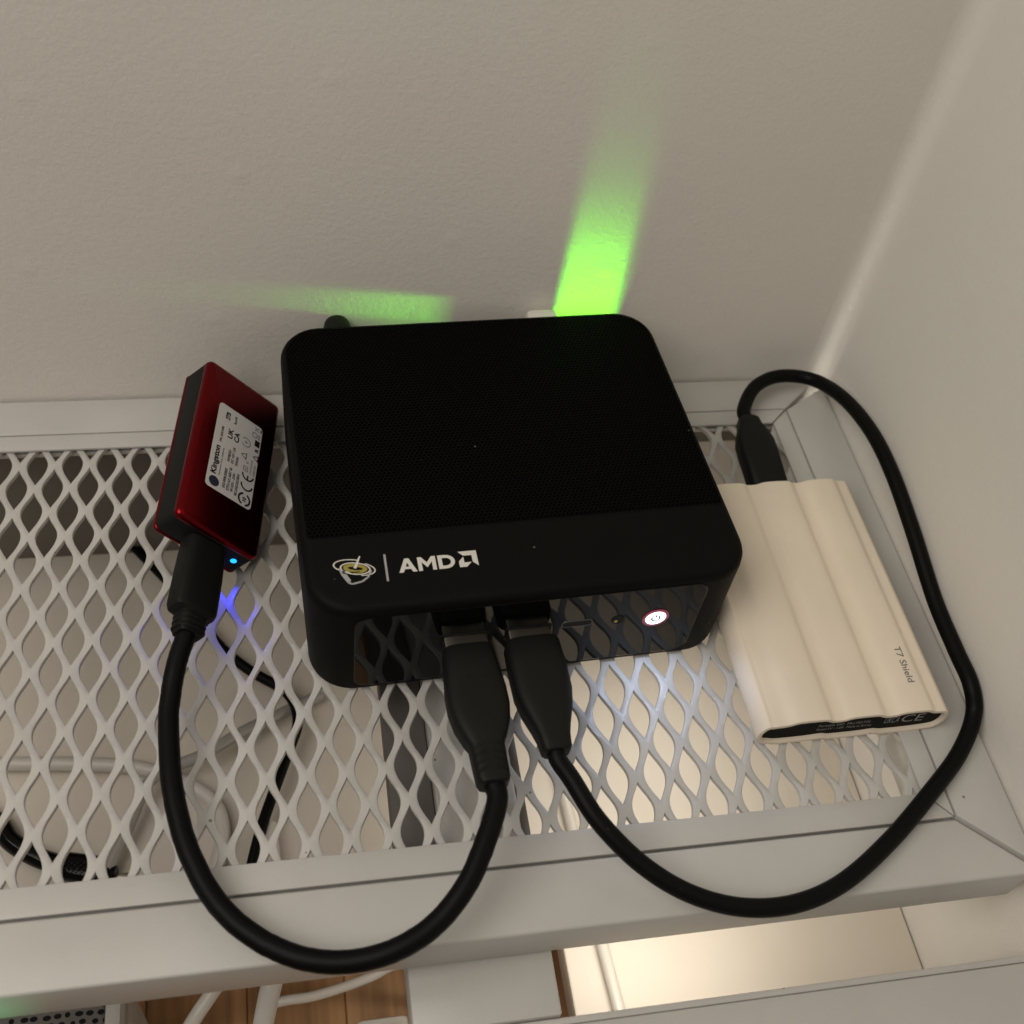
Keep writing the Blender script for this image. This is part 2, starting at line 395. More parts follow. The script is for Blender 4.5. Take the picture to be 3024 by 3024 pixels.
# a thin moulded seam round the grille
sm = MB(); o1 = rrect(119.2, gd+1.2, [q+.6 for q in R4], 8, 0, gcy); o2 = rrect(118.5, gd+.5, [q+.25 for q in R4], 8, 0, gcy)
o1 = [(tp(a, b), b) for a, b in o1]; o2 = [(tp(a, b), b) for a, b in o2]
sm.rings([[(x, y, 40.21) for x, y in o1], [(x, y, 40.36) for x, y in [(a*.5+c*.5, b*.5+d*.5) for (a, b), (c, d) in zip(o1, o2)]], [(x, y, 40.21) for x, y in o2]], False, False)
sm.build('grille_seam', BLACK, pc)
FY = -D_/2-FEXT
fp = MB()
for (yy, ins) in ((FY+0.5, 0), (FY-0.12, 0), (FY-0.25, 0.25)):
    pass
fp.rings([[(x, yy, z+20.0) for x, z in rrect(99-2*ins, 34.0-2*ins, 4.0-ins, 6)] for yy, ins in ((FY+.5, 0), (FY-.10, 0), (FY-.22, .3))], cap0=False)
front = fp.build('front_panel', GLOSS, pc, 0)
# sockets on the front
FF = FY-0.22
for ux in (-19.2, -1.2):
    p = MB(); p.rings([[(ux+x, yy, 22+z) for x, z in rrect(13.4-2*i, 5.9-2*i, .5, 2)] for yy, i in ((FF+.05, 0), (FF-.25, .1), (FF-.25, .55), (FF+.12, .6))], False, True)
    p.build('usb_port', DARK, pc, 30)
p = MB(); p.rings([[(12.8+x, yy, 23.6+z) for x, z in rrect(9.2-2*i, 3.1-2*i, 1.5-i, 5)] for yy, i in ((FF+.05, 0), (FF-.12, .05), (FF-.12, .3), (FF+.1, .35))], False, True)
uc = p.build('usb_c_port', DIMST, pc, 30)
p = MB(); p.rings([[(12.8+x, FF-.06, 23.6+z) for x, z in rrect(8.5, 2.4, 1.15, 5)]], True, False); p.build('socket_opening', DARK, uc, 0)
p = MB(); p.tube([(24.9, FF+.05, 23.2), (24.9, FF-.15, 23.2)], 2.0, 20); jk = p.build('audio_jack', DARK, pc)
p = MB(); p.tube([(24.3, FF-.16, 22.8), (24.3, FF-.3, 22.8)], 0.55, 10); p.build('contact', GOLD, jk)
BX, BZ = 36.3, 22.3
def disc(cx, cz, y0, y1, r0, r1, n=36):
    q = MB()
    c = [(math.cos(2*math.pi*k/n), math.sin(2*math.pi*k/n)) for k in range(n)]
    if r0 <= 0: q.rings([[(cx+r1*a, y0, cz+r1*b) for a, b in c], [(cx+r1*a, y1, cz+r1*b) for a, b in c]], False, True)
    else: q.rings([[(cx+r*a, y, cz+r*b) for a, b in c] for r, y in ((r1, y0), (r1, y1), (r0, y1), (r0, y0))], False, False)
    return q
btn = disc(BX, BZ, FF+.1, FF-.35, 0, 3.05).build('power_button', GLOWW, pc)
disc(BX, BZ, FF+.1, FF-.30, 3.06, 3.95).build('ring', PINK, btn)
q = MB(); n = 22; ra, rb = 0.9, 1.5
pts = [math.radians(125+290*k/n) for k in range(n+1)]
q.add([(BX+r*math.cos(a), FF-.40, BZ+r*math.sin(a)) for a in pts for r in (ra, rb)], [(2*k, 2*k+2, 2*k+3, 2*k+1) for k in range(n)])
q.add([(BX-.28, FF-.40, BZ+.2), (BX+.28, FF-.40, BZ+.2), (BX+.28, FF-.40, BZ+1.8), (BX-.28, FF-.40, BZ+1.8)], [(0, 1, 2, 3)])
q.build('power_symbol', SYMB, btn, 0)
for fx in (-44, 44):
    for fy in (-40, 40):
        MB().tube([(fx, fy, -0.6), (fx, fy, .6)], 5, 16).build('foot', RUBBER, pc)
def glow(name, parent, loc, aim, power, color, cone=150):
    l = bpy.data.lights.new(name, 'SPOT'); l.energy = power; l.color = color; l.spot_size = math.radians(cone); l.spot_blend = 0.6; l.shadow_soft_size = 0.0012
    o = bpy.data.objects.new(name, l); COL.objects.link(o)
    a = parent.matrix_world @ Vector([c*S for c in loc]); b = parent.matrix_world @ Vector([c*S for c in aim])
    q = (b-a).to_track_quat('-Z', 'Y'); o.matrix_world = Matrix.Translation(a) @ q.to_matrix().to_4x4()
    return o
glow('power_button_glow', pc, (BX, FF-1.9, BZ), (BX-1, FF-20, BZ-14), 0.020, (0.55, 0.68, 1.0))
# printed marks on the front strip of the top
TZ = 40.23
def flat(polys, z=TZ):
    q = MB()
    for p in polys: q.add([(x, y, z) for x, y in p], [tuple(range(len(p)))])
    return q
# lettering
x0, y0, hh = -36.3, -45.0, 4.55
def U(pts, ox, w): return [(ox+a*w, y0+b*hh) for a, b in pts]
Am = [U([(0, 0), (.24, 0), (.33, .22), (.67, .22), (.76, 0), (1, 0), (.62, 1), (.38, 1)], -36.3, 4.9)]
letters = MB()
def poly_hole(outer, hole):
    bm = bmesh.new(); es = []
    for loop in (outer, hole):
        vs = [bm.verts.new((a, b, TZ)) for a, b in loop]
        es += [bm.edges.new((vs[k], vs[(k+1) % len(vs)])) for k in range(len(vs))]
    bmesh.ops.triangle_fill(bm, use_beauty=True, edges=es, normal=(0, 0, 1)); bm.verts.index_update()
    letters.add([v.co[:] for v in bm.verts], [[v.index for v in f.verts] for f in bm.faces]); bm.free()
poly_hole(Am[0], U([(.40, .40), (.60, .40), (.5, .70)], -36.3, 4.9))
Mo = -31.0
for p in ([(0, 0), (.22, 0), (.22, 1), (0, 1)], [(.78, 0), (1, 0), (1, 1), (.78, 1)], [(.22, 1), (.22, .62), (.5, .22), (.5, .58)], [(.5, .58), (.5, .22), (.78, .62), (.78, 1)]):
    letters.add([(a, b, TZ) for a, b in U(p, Mo, 4.9)], [(0, 1, 2, 3)])
Do = -25.5; dn = 10
outer = U([(0, 0), (.42, 0)]+[(.42+.58*math.cos(a), .5+.5*math.sin(a)) for a in [math.radians(-90+180*k/dn) for k in range(1, dn)]]+[(.42, 1), (0, 1)], Do, 4.6)
inner = U([(.24, .22), (.44, .22)]+[(.44+.32*math.cos(a), .5+.28*math.sin(a)) for a in [math.radians(-90+180*k/dn) for k in range(1, dn)]]+[(.44, .78), (.24, .78)], Do, 4.6)
poly_hole(outer, inner)
s = 5.2; ax, ay = -19.9, -45.05
def V(pts): return [(ax+a*s, ay+b*s) for a, b in pts]
arrow = MB()
for p in ([(0.02, 1), (1, 1), (.72, .72), (.28, .72)], [(1, 1), (1, 0.02), (.72, .28), (.72, .72)], [(.28, .66), (0, .38), (0, 0), (.28, .28)], [(0, 0), (.38, 0), (.66, .28), (.28, .28)]):
    arrow.add([(a, b, TZ) for a, b in V(p)], [(0, 1, 2, 3)])
letters.build('lettering', PRINT, pc, 0)
arrow.build('arrow_emblem', PRINT, pc, 0)
flat([[(-39.95, -47.3), (-39.35, -47.3), (-39.2, -38.4), (-39.8, -38.4)]]).build('divider_line', GREYP, pc, 0)
def ring_poly(cx, cy, rx, ry, t, tilt, a0=0, a1=360, n=40, z=TZ, dz=0):
    q = MB(); c, sn = math.cos(math.radians(tilt)), math.sin(math.radians(tilt)); vs = []
    for k in range(n+1):
        a = math.radians(a0+(a1-a0)*k/n)
        for e in (0, 1):
            X, Y = (rx-e*t)*math.cos(a), (ry-e*t*0.8)*math.sin(a)
            vs.append((cx+X*c-Y*sn, cy+X*sn+Y*c, z+dz))
    return q.add(vs, [(2*k, 2*k+2, 2*k+3, 2*k+1) for k in range(n)])
cup = MB()
for args in ((-47.7, -42.2, 4.1, 2.0, .42, -13, 0, 360), (-48.6, -41.2, 4.9, 2.2, .38, -10, 70, 300), (-47.0, -42.4, 4.7, 2.2, .35, -14, -75, 70)):
    r_ = ring_poly(*args); cup.add(r_.v, r_.f)
em = cup.build('cup_emblem', PRINT, pc, 0)
bowl = MB()
bp_ = [(-51.9, -41.6), (-51.3, -43.9), (-49.9, -46.6), (-49.0, -47.1), (-46.4, -46.6), (-44.6, -45.3), (-43.6, -43.2)]
for (a, b), (c, d) in zip(bp_, bp_[1:]):
    L_ = math.hypot(c-a, d-b); nx, ny = -(d-b)/L_*.27, (c-a)/L_*.27
    bowl.add([(a+nx, b+ny, TZ+.01), (c+nx, d+ny, TZ+.01), (c-nx, d-ny, TZ+.01), (a-nx, b-ny, TZ+.01)], [(0, 1, 2, 3)])
bowl.add([(-51.2, -43.4, TZ), (-50.2, -43.7, TZ), (-49.2, -45.9, TZ), (-49.7, -46.6, TZ)], [(0, 1, 2, 3)])
bowl.build('cup_outline', GREYP, em, 0)
q = ring_poly(-47.7, -42.15, 3.2, 1.5, 1.2, -13); q.build('coffee_ring', YELL, em, 0)
flat([[(-48.2, -42.0), (-47.4, -42.2), (-45.9, -38.3), (-46.25, -38.2)]], TZ+.02).build('stirrer', PRINT, em, 0)

def to_world(o): return lambda p: p
PCM = pc.matrix_world.copy()
def pcw(x, y, z): v = PCM @ Vector((x*S, y*S, z*S)); return (v.x/S, v.y/S, v.z/S)

# things plugged in at the back
dc = thing('power_plug', 'round black plug rising behind the back edge of the computer', 'plug', (-19.5, 58.0, 28))
MB().tube([(0, -4.0, 3.2), (0, -2, 3.4), (0, 0.6, 3.5), (0, 2.4, 3.4), (0, 3.2, 3.2)], [4.3, 4.5, 4.5, 4.1, 2.8], 20).build('housing', PLUGM, dc)
MB().tube(spline([(0, 1, 2), (1, 2.2, -8), (0, 2, -30), (-2, 1.5, -60), (-4, 1.4, -111)]), 1.7, 10).build('cord', RUBBER, dc)
en = thing('network_plug', 'white network plug tip showing behind the back edge of the computer', 'plug', (48.0, 57.9, 20))
MB().box(-5.4, 5.4, -3.0, 3.0, -6, 17.2, 2.2).build('housing', CREAM, en)
MB().tube(spline([(0, 0, -6), (1, 0.5, -30), (2, 0, -60), (3, .6, -103)]), 2.3, 10).build('cord', CREAM, en)
# the green status lights of the network socket, throwing their beams on the wall
G = (0.17, 1.0, 0.0)
area('green_status_light', (61.6, 58.4, 20), (62.4, 66.6, 70), 27, 4.6, 0.0031, G, spread=15, up=(0, 1, 0))
area('green_status_light', (62.6, 58.4, 20), (64.0, 63.9, 70), 21, 4.6, 0.0031, G, spread=8.5, up=(0, 1, 0))
area('green_side_light', (24.0, 58.4, 33.4), (-26, 66.0, 39.0), 4.6, 15, 0.0004, G, spread=15)
area('green_side_light', (23.0, 58.4, 35.0), (-26, 63.2, 40.4), 4.6, 10, 0.00042, G, spread=9)

# ------------------------------------------------------------------ lofted plug bodies and cables
def loft(secs, n=24, e=3.0):
    """secs: (s, half width, half height); runs along +y of the local frame"""
    rg = []
    for s_, hw, hh_ in secs:
        ring = []
        for k in range(n):
            a = 2*math.pi*(k+.5)/n; c, sn = math.cos(a), math.sin(a)
            ring.append((hw*math.copysign(abs(c)**(2/e), c), s_, hh_*math.copysign(abs(sn)**(2/e), sn)))
        rg.append(ring)
    return MB().rings(rg)
def frame(o, d, up=(0, 0, 1)):
    o = Vector(o); d = Vector(d).normalized(); x = d.cross(Vector(up)).normalized(); z = x.cross(d)
    return lambda p: o+x*p.x+d*p.y+z*p.z

def usb_a(parent, ux, secs, relief, marks):
    o = pcw(ux, FF, 22); tip = pcw(ux, FF-10, 21.8); d = Vector(tip)-Vector(o)
    fr_ = frame(o, d)
    body = loft(secs, 28, 4.0).xform(fr_).build('usb_plug', PLUGM, parent, 40)
    MB().rings([[(x, s_, z) for x, z in rrect(12.0, 4.5, .5, 2)] for s_ in (-2.0, secs[0][0]+1)]).xform(fr_).build('metal_shell', STEEL, body, 30)
    if relief:
        for k in range(4):
            s_ = relief[0]+(relief[1]-relief[0])*k/3.6
            w2 = 4.6-0.05*k
            for sg in (-1, 1):
                q = MB()
                hx_ = lambda t: 0.8+(w2*.93-.8)*t/6
                hz_ = lambda t: 3.93*(1-min(hx_(t)/4.62, 1)**4)**.25
                q.rings([[(sg*hx_(t), s_+t*0.14+a_, hz_(t)+b_) for a_, b_ in ((-.5, -.8), (.5, -.8), (.5, .05), (-.5, .05))] for t in range(7)])
                q.xform(fr_).build('relief_slot', DARK, body, 30)
    for mx_, ms in marks:
        hz = secs[3][2]
        MB().tube([(mx_, ms, hz-.3), (mx_, ms, hz+.06)], .42, 12).xform(fr_).build('mould_dimple', DARK, body)
    return fr_, body

# left cable: computer to the red drive
c1 = thing('usb_cable', 'thick black cable looping from red drive over the front rail', 'cable', (-30, -136, 0))
C1P = c1.location/S
def rel(mb, o): off = o.matrix_world.translation/S; return mb.xform(lambda p: p-off)
class Rel(MB):
    pass
_build = MB.build
def build_rel(self, name, material, parent=None, smooth=35, kind=None, world=False):
    if parent is not None and parent.get('worldspace'):
        top = parent
        while top.parent: top = top.parent
        off = Vector((top.matrix_basis[0][3], top.matrix_basis[1][3], top.matrix_basis[2][3]))/S
        self.v = [tuple(Vector(p)-off) for p in self.v]
        o = _build(self, name, material, parent, smooth, kind); o['worldspace'] = 1; return o
    return _build(self, name, material, parent, smooth, kind)
MB.build = build_rel
c1['worldspace'] = 1
f1, b1 = usb_a(c1, -19.2, [(3.4, 5.6, 3.2), (3.8, 6.5, 4.1), (5.0, 7.0, 4.5), (11, 7.6, 4.6), (17, 8.3, 4.6), (22, 8.3, 4.6), (27, 7.4, 4.6), (31.5, 5.6, 4.3), (33, 4.7, 4.0), (36, 4.6, 3.9), (42.5, 4.4, 3.9), (43.6, 3.9, 3.6), (44, 3.2, 3.0)],
               (33.5, 41.5), ((-2.6, 15.0), (1.6, 14.4), (1.6, 23.5)))
DR = ((0.7123, 0.1343, 0.6889), (-0.0955, 0.9909, -0.0945), (-0.6954, 0.0014, 0.7186)); DT = Vector((-68.2, -12.8, 28.6)); DK = 0.911
DM = Matrix(DR)
def dw(x, y, z): return DM @ Vector((x, y, z))*DK+DT
pe = Vector(pcw(-19.2, FF-42.5, 21.2)); pe2 = Vector(pcw(-19.2, FF-48, 21))
de = dw(15.3, -33, -6.7); de2 = dw(15.1, -42, -6.9)
path1 = [tuple(dw(15.4, -30, -6.7)), tuple(de), (-69.2, -52.6, 13.2), (-70.8, -61.0, 11.2), (-71.3, -70.0, 10.2), (-70.0, -86.8, 10.0), (-66.5, -102.3, 9.0), (-60.2, -116.0, 8.0), (-51.6, -126.0, 8.0), (-40.7, -133.2, 9.0), (-29.7, -136.1, 10.0), (-18.6, -135.6, 12.0), (-8.2, -131.3, 14.0), (0.2, -123.7, 17.0), (5.9, -114.4, 19.0), tuple(pe2), tuple(pe)]
MB().tube([p+Vector((random.uniform(-.05, .05), random.uniform(-.05, .05), 0)) for p in spline(path1, 10)], 2.75, 18).build('cord', RUBBER, c1, 60)
# plug at the red drive
ddir = -(DM @ Vector((0, 1, 0))); dz = DM @ Vector((0, 0, 1))
fd = frame(dw(15.5, 0, -6.7), ddir, dz)
k_ = DK
bpl = loft([(0.6*k_, 6.4*k_, 3.2*k_), (1.2*k_, 7.2*k_, 4.0*k_), (14*k_, 7.5*k_, 4.4*k_), (25.5*k_, 7.6*k_, 4.4*k_), (27.2*k_, 7.0*k_, 4.2*k_), (28*k_, 4.7*k_, 3.6*k_), (33.5*k_, 4.5*k_, 3.5*k_), (35*k_, 3.9*k_, 3.3*k_)], 28, 4.2).xform(fd).build('usb_c_plug', PLUGM, c1, 40)
for kk in range(3):
    s_ = (28.9+1.9*kk)*k_
    loft([(s_, 4.75*k_, 3.8*k_), (s_+.35, 5.0*k_, 4.0*k_), (s_+.8, 5.0*k_, 4.0*k_), (s_+1.1, 4.75*k_, 3.8*k_)], 24, 3).xform(fd).build('relief_rib', PLUGM, bpl)

# right cable: computer to the beige drive
c2 = thing('usb_cable', 'black cable curving along the right wall from beige drive', 'cable', (85, -134, 0)); c2['worldspace'] = 1
f2, b2 = usb_a(c2, -1.2, [(3.3, 5.8, 3.2), (3.7, 6.9, 4.2), (4.8, 7.7, 4.6), (12, 8.0, 4.7), (20, 7.9, 4.7), (25, 6.9, 4.6), (30, 5.2, 4.2), (33, 4.4, 3.8), (36.5, 4.0, 3.5), (37.2, 3.5, 3.1), (37.3, 2.9, 2.8)], None, ())
pe = Vector(pcw(-1.2, FF-35.5, 21.3)); pe2 = Vector(pcw(-1.2, FF-39, 20.8))
path2 = [tuple(pe), tuple(pe2), (30.6, -99.6, 18.6), (36.1, -110.7, 16.0), (45.7, -121.4, 12.0), (57.1, -129.1, 9.0), (70.5, -133.5, 7.0), (85.1, -133.9, 6.0), (100.2, -129.6, 5.0), (117.8, -119.6, 4.0), (135.7, -106.7, 3.6), (149.0, -96.0, 3.4), (157.3, -85.6, 5.2), (158.0, -77.5, 9.4), (158.1, -65.5, 9.6), (158.1, -47.6, 10.6), (158.1, -24.4, 15.4), (158.1, -2.3, 18.6), (158.0, 17.4, 18.0), (156.3, 36.9, 14.0), (151.6, 51.6, 8.6), (139.7, 54.4, 8.0), (129.0, 49.4, 8.0), (121.8, 39.3, 7.7), (121.1, 33.5, 7.4), (121.0, 29.0, 7.0)]
MB().tube(spline(path2, 10), 2.45, 18).build('cord', RUBBER, c2, 60)
fb = frame((120.2, 3.0, 6.6), (0.045, 1, 0.015))
loft([(0, 6.0, 3.2), (1.0, 6.5, 4.0), (15, 6.7, 4.3), (20, 6.6, 4.3), (24, 5.6, 4.0), (27.5, 4.2, 3.6), (30.3, 3.8, 3.4), (31.2, 3.0, 2.9)], 28, 4.0).xform(fb).build('usb_c_plug', PLUGM, c2, 40)

# ------------------------------------------------------------------ the red portable drive
dr = thing('portable_drive', 'red and black portable drive with white label and blue light', 'drive', tuple(DT), [[DR[r][c]*DK for c in range(3)] for r in range(3)])
L_, Wd, T_ = 69.5, 32.6, 13.5
def slab(x0, x1, y0, y1, z0, z1, rc, rf):
    w_, d_ = x1-x0, y1-y0; cx, cy = (x0+x1)/2, (y0+y1)/2
    pr = []
    for k in range(5):
        a = math.pi/2*k/4; pr.append((z0+rf*(1-math.sin(a)), 0)) if False else None
    pr = [(z0, rf)]+[(z0+rf*(1-math.cos(math.radians(a))), rf*(1-math.sin(math.radians(a)))) for a in (30, 60, 90)]
    pr += [(z1-rf*(1-math.cos(math.radians(a))), rf*(1-math.sin(math.radians(a)))) for a in (90, 60, 30)]+[(z1, rf)]
    return MB().rings([[(x, y, z) for x, y in rrect(w_-2*i, d_-2*i, max(rc-i, .3), 6, cx, cy)] for z, i in pr])
slab(0, Wd, 0, L_, -4.2, 0, 2.6, 2.0).build('red_cover', RED, dr, 50)
slab(0.15, Wd-.15, .15, L_-.15, -T_+1.6, -3.0, 2.3, .25).build('black_body', SLEEVE, dr, 40)
slab(0, Wd, 0, L_, -T_, -T_+1.8, 2.3, .8).build('red_back_cover', RED, dr, 40)
MB().tube([(27.6, .3, -6.9), (27.6, -.06, -6.9)], 1.05, 18).build('status_light', GLOWB, dr)
glow('drive_light_glow', dr, (27.6, -1.6, -6.9), (30, -20, -16), 0.013, (0.05, 0.06, 1.0), 110)
lab = MB(); lab.rings([[(x, y, z) for x, y in rrect(18.9, 36.9, 1.5, 5, 7.2+9.45, 16.4+18.45)] for z in (0, .06)], False, True)
lab = lab.build('label_sticker', STICK, dr, 30)
LZ = 0.09
def pl(u0, v0):      # lettering runs along +y of the drive, its top towards -x
    return lambda a, b: (7.2+v0-b, 16.4+u0+a, LZ)
def ink(name, items, m_):
    q = MB()
    for it in items:
        if it[0] == 'T':
            _, txt, u, v, wd, ht, off = it
            t_ = text_mb(txt, pl(u, v), wd, ht, off*1.9); q.add(t_.v, t_.f)
        elif it[0] == 'P':
            q.add([(7.2+v, 16.4+u, LZ) for u, v in it[1]], [tuple(range(len(it[1])))])
        elif it[0] == 'R':
            _, u, v, ro, ri, a0, a1 = it; n_ = 26
            vs = []
            for k in range(n_+1):
                a = math.radians(a0+(a1-a0)*k/n_)
                for r_ in (ro, ri): vs.append((7.2+v+r_*math.sin(a), 16.4+u+r_*math.cos(a), LZ))
            q.add(vs, [(2*k, 2*k+2, 2*k+3, 2*k+1) for k in range(n_)])
    return q.build(name, m_, lab, 0)
def tri(u, v, h_, t_):
    o_ = [(u-h_*.6, v+h_*.5), (u+h_*.6, v+h_*.5), (u, v-h_*.5)]; i_ = [(a*(1-t_)+u*t_, b*(1-t_)+(v+h_*.12)*t_) for a, b in o_]
    return [('P', [o_[k], o_[(k+1) % 3], i_[(k+1) % 3], i_[k]]) for k in range(3)]
ink('wordmark', [('T', 'Kingston', 6.0, 4.0, 12.3, 2.9, .02), ('T', '2TB', 31.2, 5.1, 3.3, 1.9, .03)], INK)
ink('fine_print', [('T', 'Technology Corp. California', 6.4, 5.1, 12, .8, .01), ('T', 'PN: SXS1000', 20.3, 3.4, 6.9, 1.0, .02),
    ('T', 'SXS1000R/2000G', 2.6, 7.6, 8.4, 1.15, .02), ('T', 'R7FZ-A22 ASSY 06', 2.6, 9.3, 9.8, 1.15, .02), ('T', '9912351 - 2X01', 2.9, 10.9, 8.0, 1.1, .02), ('T', 'REC-KNG-SXS1000-R', 2.4, 12.6, 9.3, 1.15, .02),
    ('T', '5W80251', 14.2, 7.8, 5.1, 1.1, .02), ('T', 'DC +5V 1.2A', 14.3, 9.3, 7.2, 1.1, .02), ('T', 'TAIWAN', 14.2, 11.1, 4.1, 1.1, .02), ('T', 'RoHS', 31.2, 7.9, 3.5, 1.0, .02)], INK)
ink('marks', [('T', 'UK', 23.9, 7.3, 4.5, 2.1, .02), ('T', 'CA', 23.9, 10.0, 4.5, 2.1, .02),
    ('R', 3.1, 15.8, 2.65, 1.9, 20, 165), ('R', 3.1, 15.8, 2.65, 1.9, 200, 345), ('T', '10', 2.2, 16.6, 1.8, 1.6, .03),
    ('R', 9.4, 15.9, 2.6, 1.95, 90, 270), ('R', 13.7, 15.8, 2.6, 1.95, 90, 270), ('P', [(11.4, 15.5), (13.4, 15.5), (13.4, 16.1), (11.4, 16.1)]),
    ('P', [(27.6, 16.4), (30.4, 16.4), (30.4, 18.5), (27.6, 18.5)]), ('T', 'R', 25.2, 18.4, 1.7, 1.5, .03), ('P', [(34.6, 18.0), (36.0, 18.0), (36.0, 18.6), (34.6, 18.6)])] + tri(20.8, 12.8, 2.5, .35) + tri(22.6, 17.6, 2.5, .45), INK)
ink('grey_marks', [('R', 26.7, 12.9, 2.0, 1.65, -60, 240), ('P', [(26.0, 12.8), (27.4, 12.8), (27.4, 13.1), (26.0, 13.1)]), ('P', [(26.55, 12.1), (26.85, 12.1), (26.85, 13.8), (26.55, 13.8)]),
    ('P', [(14.6, 13.4), (16.8, 13.4), (16.8, 13.7), (14.6, 13.7)]), ('P', [(14.6, 15.1), (16.8, 15.1), (16.8, 15.4), (14.6, 15.4)]), ('P', [(14.6, 13.7), (14.9, 13.7), (14.9, 15.1), (14.6, 15.1)]), ('P', [(16.5, 13.7), (16.8, 13.7), (16.8, 15.1), (16.5, 15.1)]), ('P', [(15.3, 14.2), (16.1, 14.2), (16.1, 14.7), (15.3, 14.7)]),
    ('T', 'CAN ICES-003(B)', 14.6, 17.0, 6.2, .8, .01), ('T', 'NMB-003', 14.5, 18.4, 4.7, .8, .01), ('T', 'X', 34.0, 17.3, 2.2, 1.7, .01), ('R', 32.2, 16.0, 1.2, .85, 0, 360), ('T', 'III', 31.2, 18.3, 2.0, .9, .01), ('T', 'E', 18.2, 15.2, .9, .9, .01)], INKG)
ink('round_emblem', [('R', 3.1, 3.2, 2.05, 0.01, 0, 360)], NAVY)

# ------------------------------------------------------------------ the beige portable drive
t7 = thing('portable_drive', 'beige rubber portable drive with ridged top beside the right rail', 'drive', (118.7, -42.2, -0.75), rot_z(0.004))
def sleeve_profile():
    top = [(-26.0, 11.3), (-24.6, 11.45), (-21.6, 11.6), (-18.4, 13.05), (-9.6, 13.1), (-7.7, 11.7), (-4.6, 11.75), (-1.9, 13.05), (6.6, 13.1), (8.5, 11.7), (11.4, 11.75), (14.0, 13.05), (22.0, 13.1), (23.6, 11.8), (26.0, 11.6)]
    def arc_(cx, sg):
        return [(cx+sg*4.1*math.sin(math.radians(a)), 6.4+5.5*math.cos(math.radians(a))) for a in (22, 45, 68, 90, 112, 135, 158)]
    right = arc_(25.5, 1)
    bot = [(25.0, .75), (19.0, .1), (9.6, 0), (8.0, .8), (2.4, .1), (-6.8, 0), (-8.2, .8), (-14, .1), (-22.6, 0), (-25.0, .7)]
    left = list(reversed(arc_(-25.5, -1)))
    return top+right+bot+left
SP = sleeve_profile()
def dens(p, k=3):
    out = []
    for (a, b), (c, d) in zip(p, p[1:]+p[:1]):
        for t in range(k): out.append((a+(c-a)*t/k, b+(d-b)*t/k))
    return out
SP = dens(SP, 3)
for _ in range(1): SP = [((SP[i-1][0]+2*SP[i][0]+SP[(i+1) % len(SP)][0])/4, (SP[i-1][1]+2*SP[i][1]+SP[(i+1) % len(SP)][1])/4) for i in range(len(SP))]
def inset(p, d):
    n = len(p); out = []
    for i in range(n):
        a, b = p[i-2], p[(i+2) % n]; tx, ty = b[0]-a[0], b[1]-a[1]; l = math.hypot(tx, ty)
        out.append((p[i][0]+ty/l*d, p[i][1]-tx/l*d))
    return out
hl = 44.0
sv = MB()
secs = [(hl-1.7, 1.75), (hl-.4, 1.7), (hl-.08, 1.3), (hl, .8), (hl-.15, .25), (hl-.8, 0)]
secs2 = [(-y, i) for y, i in reversed(secs)]
sv.rings([[(x, y, z) for x, z in inset(SP, i)] for y, i in secs+[(15, 0), (-15, 0)]+secs2], False, False)
sv.build('rubber_sleeve', BEIGE, t7, 50)
for sg in (-1, 1):
    e_ = MB(); e_.add([(x, sg*(hl-1.3), z) for x, z in inset(SP, 1.25)], [tuple(range(len(SP)))])
    ep = e_.build('end_panel', BLACK, t7, 0)
    if sg < 0:
        q = MB()
        for txt, u, v, wd, ht in (('CE', 15.5, 4.6, 7.0, 4.2), ('UKCA', 10.2, 4.8, 4.6, 3.4), ('Portable SSD  MU-PE2T0S', -10.5, 6.2, 16, 1.3), ('Rated 5V - 1.0A  Made in Korea', -10.5, 4.2, 17, 1.2)):
            t_ = text_mb(txt, lambda a, b: (u+a, -(hl-1.3)-.04, v+b), wd, ht); q.add(t_.v, t_.f)
        q.build('end_print', GREYP, ep, 0)
text_mb('T7 Shield', lambda a, b: (18.1+b, -23.3-a+0.9, 13.2), 12.2, 2.1, .006).build('lettering', INKG, t7, 0)

# ------------------------------------------------------------------ loose cords and small things below the mesh
def cord(name, label, pts, r, m_, cat='cord'):
    return tag(MB().tube(spline(pts, 8), r, 12).build(name, m_, None, 60), label, cat)
cord('black_cable', 'black cable crossing the lower shelf behind the mesh', [(-98, 60.5, -81), (-79.9, 34.8, -79), (-66.1, 11.2, -77.5), (-54.9, -1.5, -77), (-42.2, -12.1, -76.5), (-38.6, -24.1, -76), (-43.1, -38, -76), (-50.6, -58.5, -76), (-54.3, -70.8, -77), (-57.5, -84, -79.5), (-60, -94.5, -81.2)], 1.9, RUBBER)
cord('black_lead', 'thick black lead lying on the lower shelf at far left', [(-190, -35, -80), (-160, -38, -80), (-137.9, -47.9, -80), (-130.5, -56.8, -80), (-121.9, -63.1, -80), (-113, -67.2, -80)], 3.2, GLOSS)
ad = thing('black_connector', 'small glossy black connector lying under the mesh at lower left', 'connector', (-104, -70, -83.5)); ad['worldspace'] = 1
loft([(0, 3.4, 3.0), (1, 4.4, 3.4), (12, 4.6, 3.5), (16, 3.6, 3.1), (18, 2.2, 2.4)], 20, 3.2).xform(frame((-115, -66.6, -80.0), (1, -.27, 0))).build('housing', GLOSS, ad)
MB().box(-97.4, -93.4, -73.2, -71.4, -80.8, -79.2, .3).build('tip', STEEL, ad)
cord('white_cable', 'white cable lying across the lower shelf behind the looping cords', [(-240, -24, -80), (-180, -27, -80), (-140.1, -28.8, -80), (-106.2, -32.2, -80), (-87.1, -36.5, -80), (-69.6, -47.5, -80), (-64.5, -59.4, -80), (-67, -73.5, -80), (-70, -84, -80), (-72, -93, -80)], 2.4, CREAM)
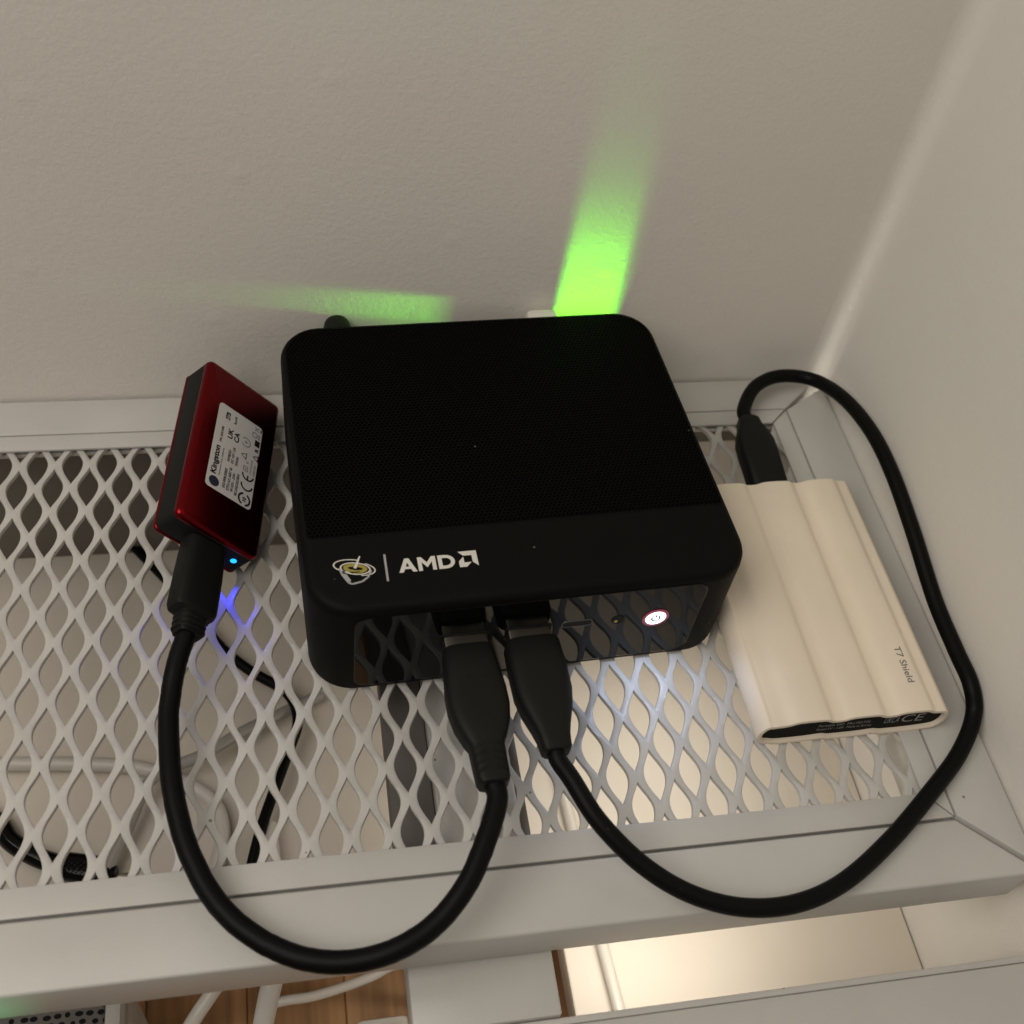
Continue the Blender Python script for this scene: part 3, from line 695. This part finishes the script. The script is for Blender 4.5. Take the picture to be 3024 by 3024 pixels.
cord('grey_cable', 'shiny grey cable slanting under the mesh towards the front left', [(-30, -12, -80), (-45, -20, -78), (-57.1, -26.5, -76), (-71.2, -35.2, -74.5), (-86.6, -41.5, -75), (-94.3, -57.5, -77), (-102.8, -77.6, -80), (-107, -92, -81)], 2.1, GREYC)
cord('flat_white_cable', 'pale cable lying front to back on the brightly lit right part of the lower shelf', [(50.5, -30, -81.5), (52, -70, -81.5), (54.0, -105, -81.5), (56.5, -150, -81.5), (57, -174, -81.5)], 2.0, CREAM)
cord('white_hanging_cord', 'thin white cord slanting over the wood floor below the front rail', [(-58, -99, -80.5), (-61.4, -104, -79.5), (-67.7, -110.8, -82), (-76.8, -120.6, -90), (-90, -132, -120), (-110, -150, -188)], 2.3, CREAM)
cord('white_thick_cord', 'thick white cord dropping below the front rail over the floor', [(-50, -60, -80), (-48, -92, -76), (-47.9, -105, -64), (-48.7, -114, -62), (-50.8, -120.4, -66), (-53.1, -127, -76), (-55, -133.2, -100), (-55, -137, -150), (-52, -135, -187)], 3.1, CREAM)
cord('white_curved_cord', 'faint white cord curving above the wood floor under the rail', [(-50.5, -104.8, -121), (-46, -104.7, -120), (-38.2, -104.5, -120), (-27.5, -102.7, -120), (-18.3, -100.5, -120), (-7, -97.5, -120), (6, -97, -150), (10, -95, -188)], 1.7, CREAM)
wb = thing('white_adapter', 'small white adapter block below the cross bar on the floor', 'adapter', (-15, -118, -190))
MB().box(-9, 9, -12, 7.5, 0, 58, 2.0).build('housing', CREAM, wb); MB().box(-4, 4, -6, 2, 58, 68, .8).build('collar', GREYC, wb)
# perforated basket at the lower left corner
bk = thing('perforated_basket', 'grey perforated metal basket at the bottom left under the rail', 'basket', (-130, -113, -190)); bk['worldspace'] = 1
q = MB(); q.box(-190, -99.5, -150, -99, -190, -88, 1.5); q.build('basket_wall', GREYM, bk)
MB().box(-99.3, -94.6, -152, -99, -190, -84.5, 1.0).build('basket_rim', PAINT, bk)
for r_ in range(7):
    for c_ in range(9):
        hx = -126+c_*3.1+(1.5 if r_ % 2 else 0)+random.uniform(-.5, .5); hy = -106-r_*2.3+random.uniform(-.4, .4)
        n_ = 12; h_ = MB(); a_ = random.uniform(.7, 1.25)
        h_.add([(hx+a_*math.cos(2*math.pi*k/n_), hy+.8*math.sin(2*math.pi*k/n_), -87.95) for k in range(n_)], [tuple(range(n_))]); h_.build('hole', DARK, bk, 0)
# a green lamp somewhere low on the left tints the end of the front rail
area('green_floor_light', (-150, -190, -40), (-118, -131, -10), 6, 6, 0.0007, (0.10, 1.0, 0.35), spread=24)

for o in bpy.data.objects:
    if 'worldspace' in o: del o['worldspace']
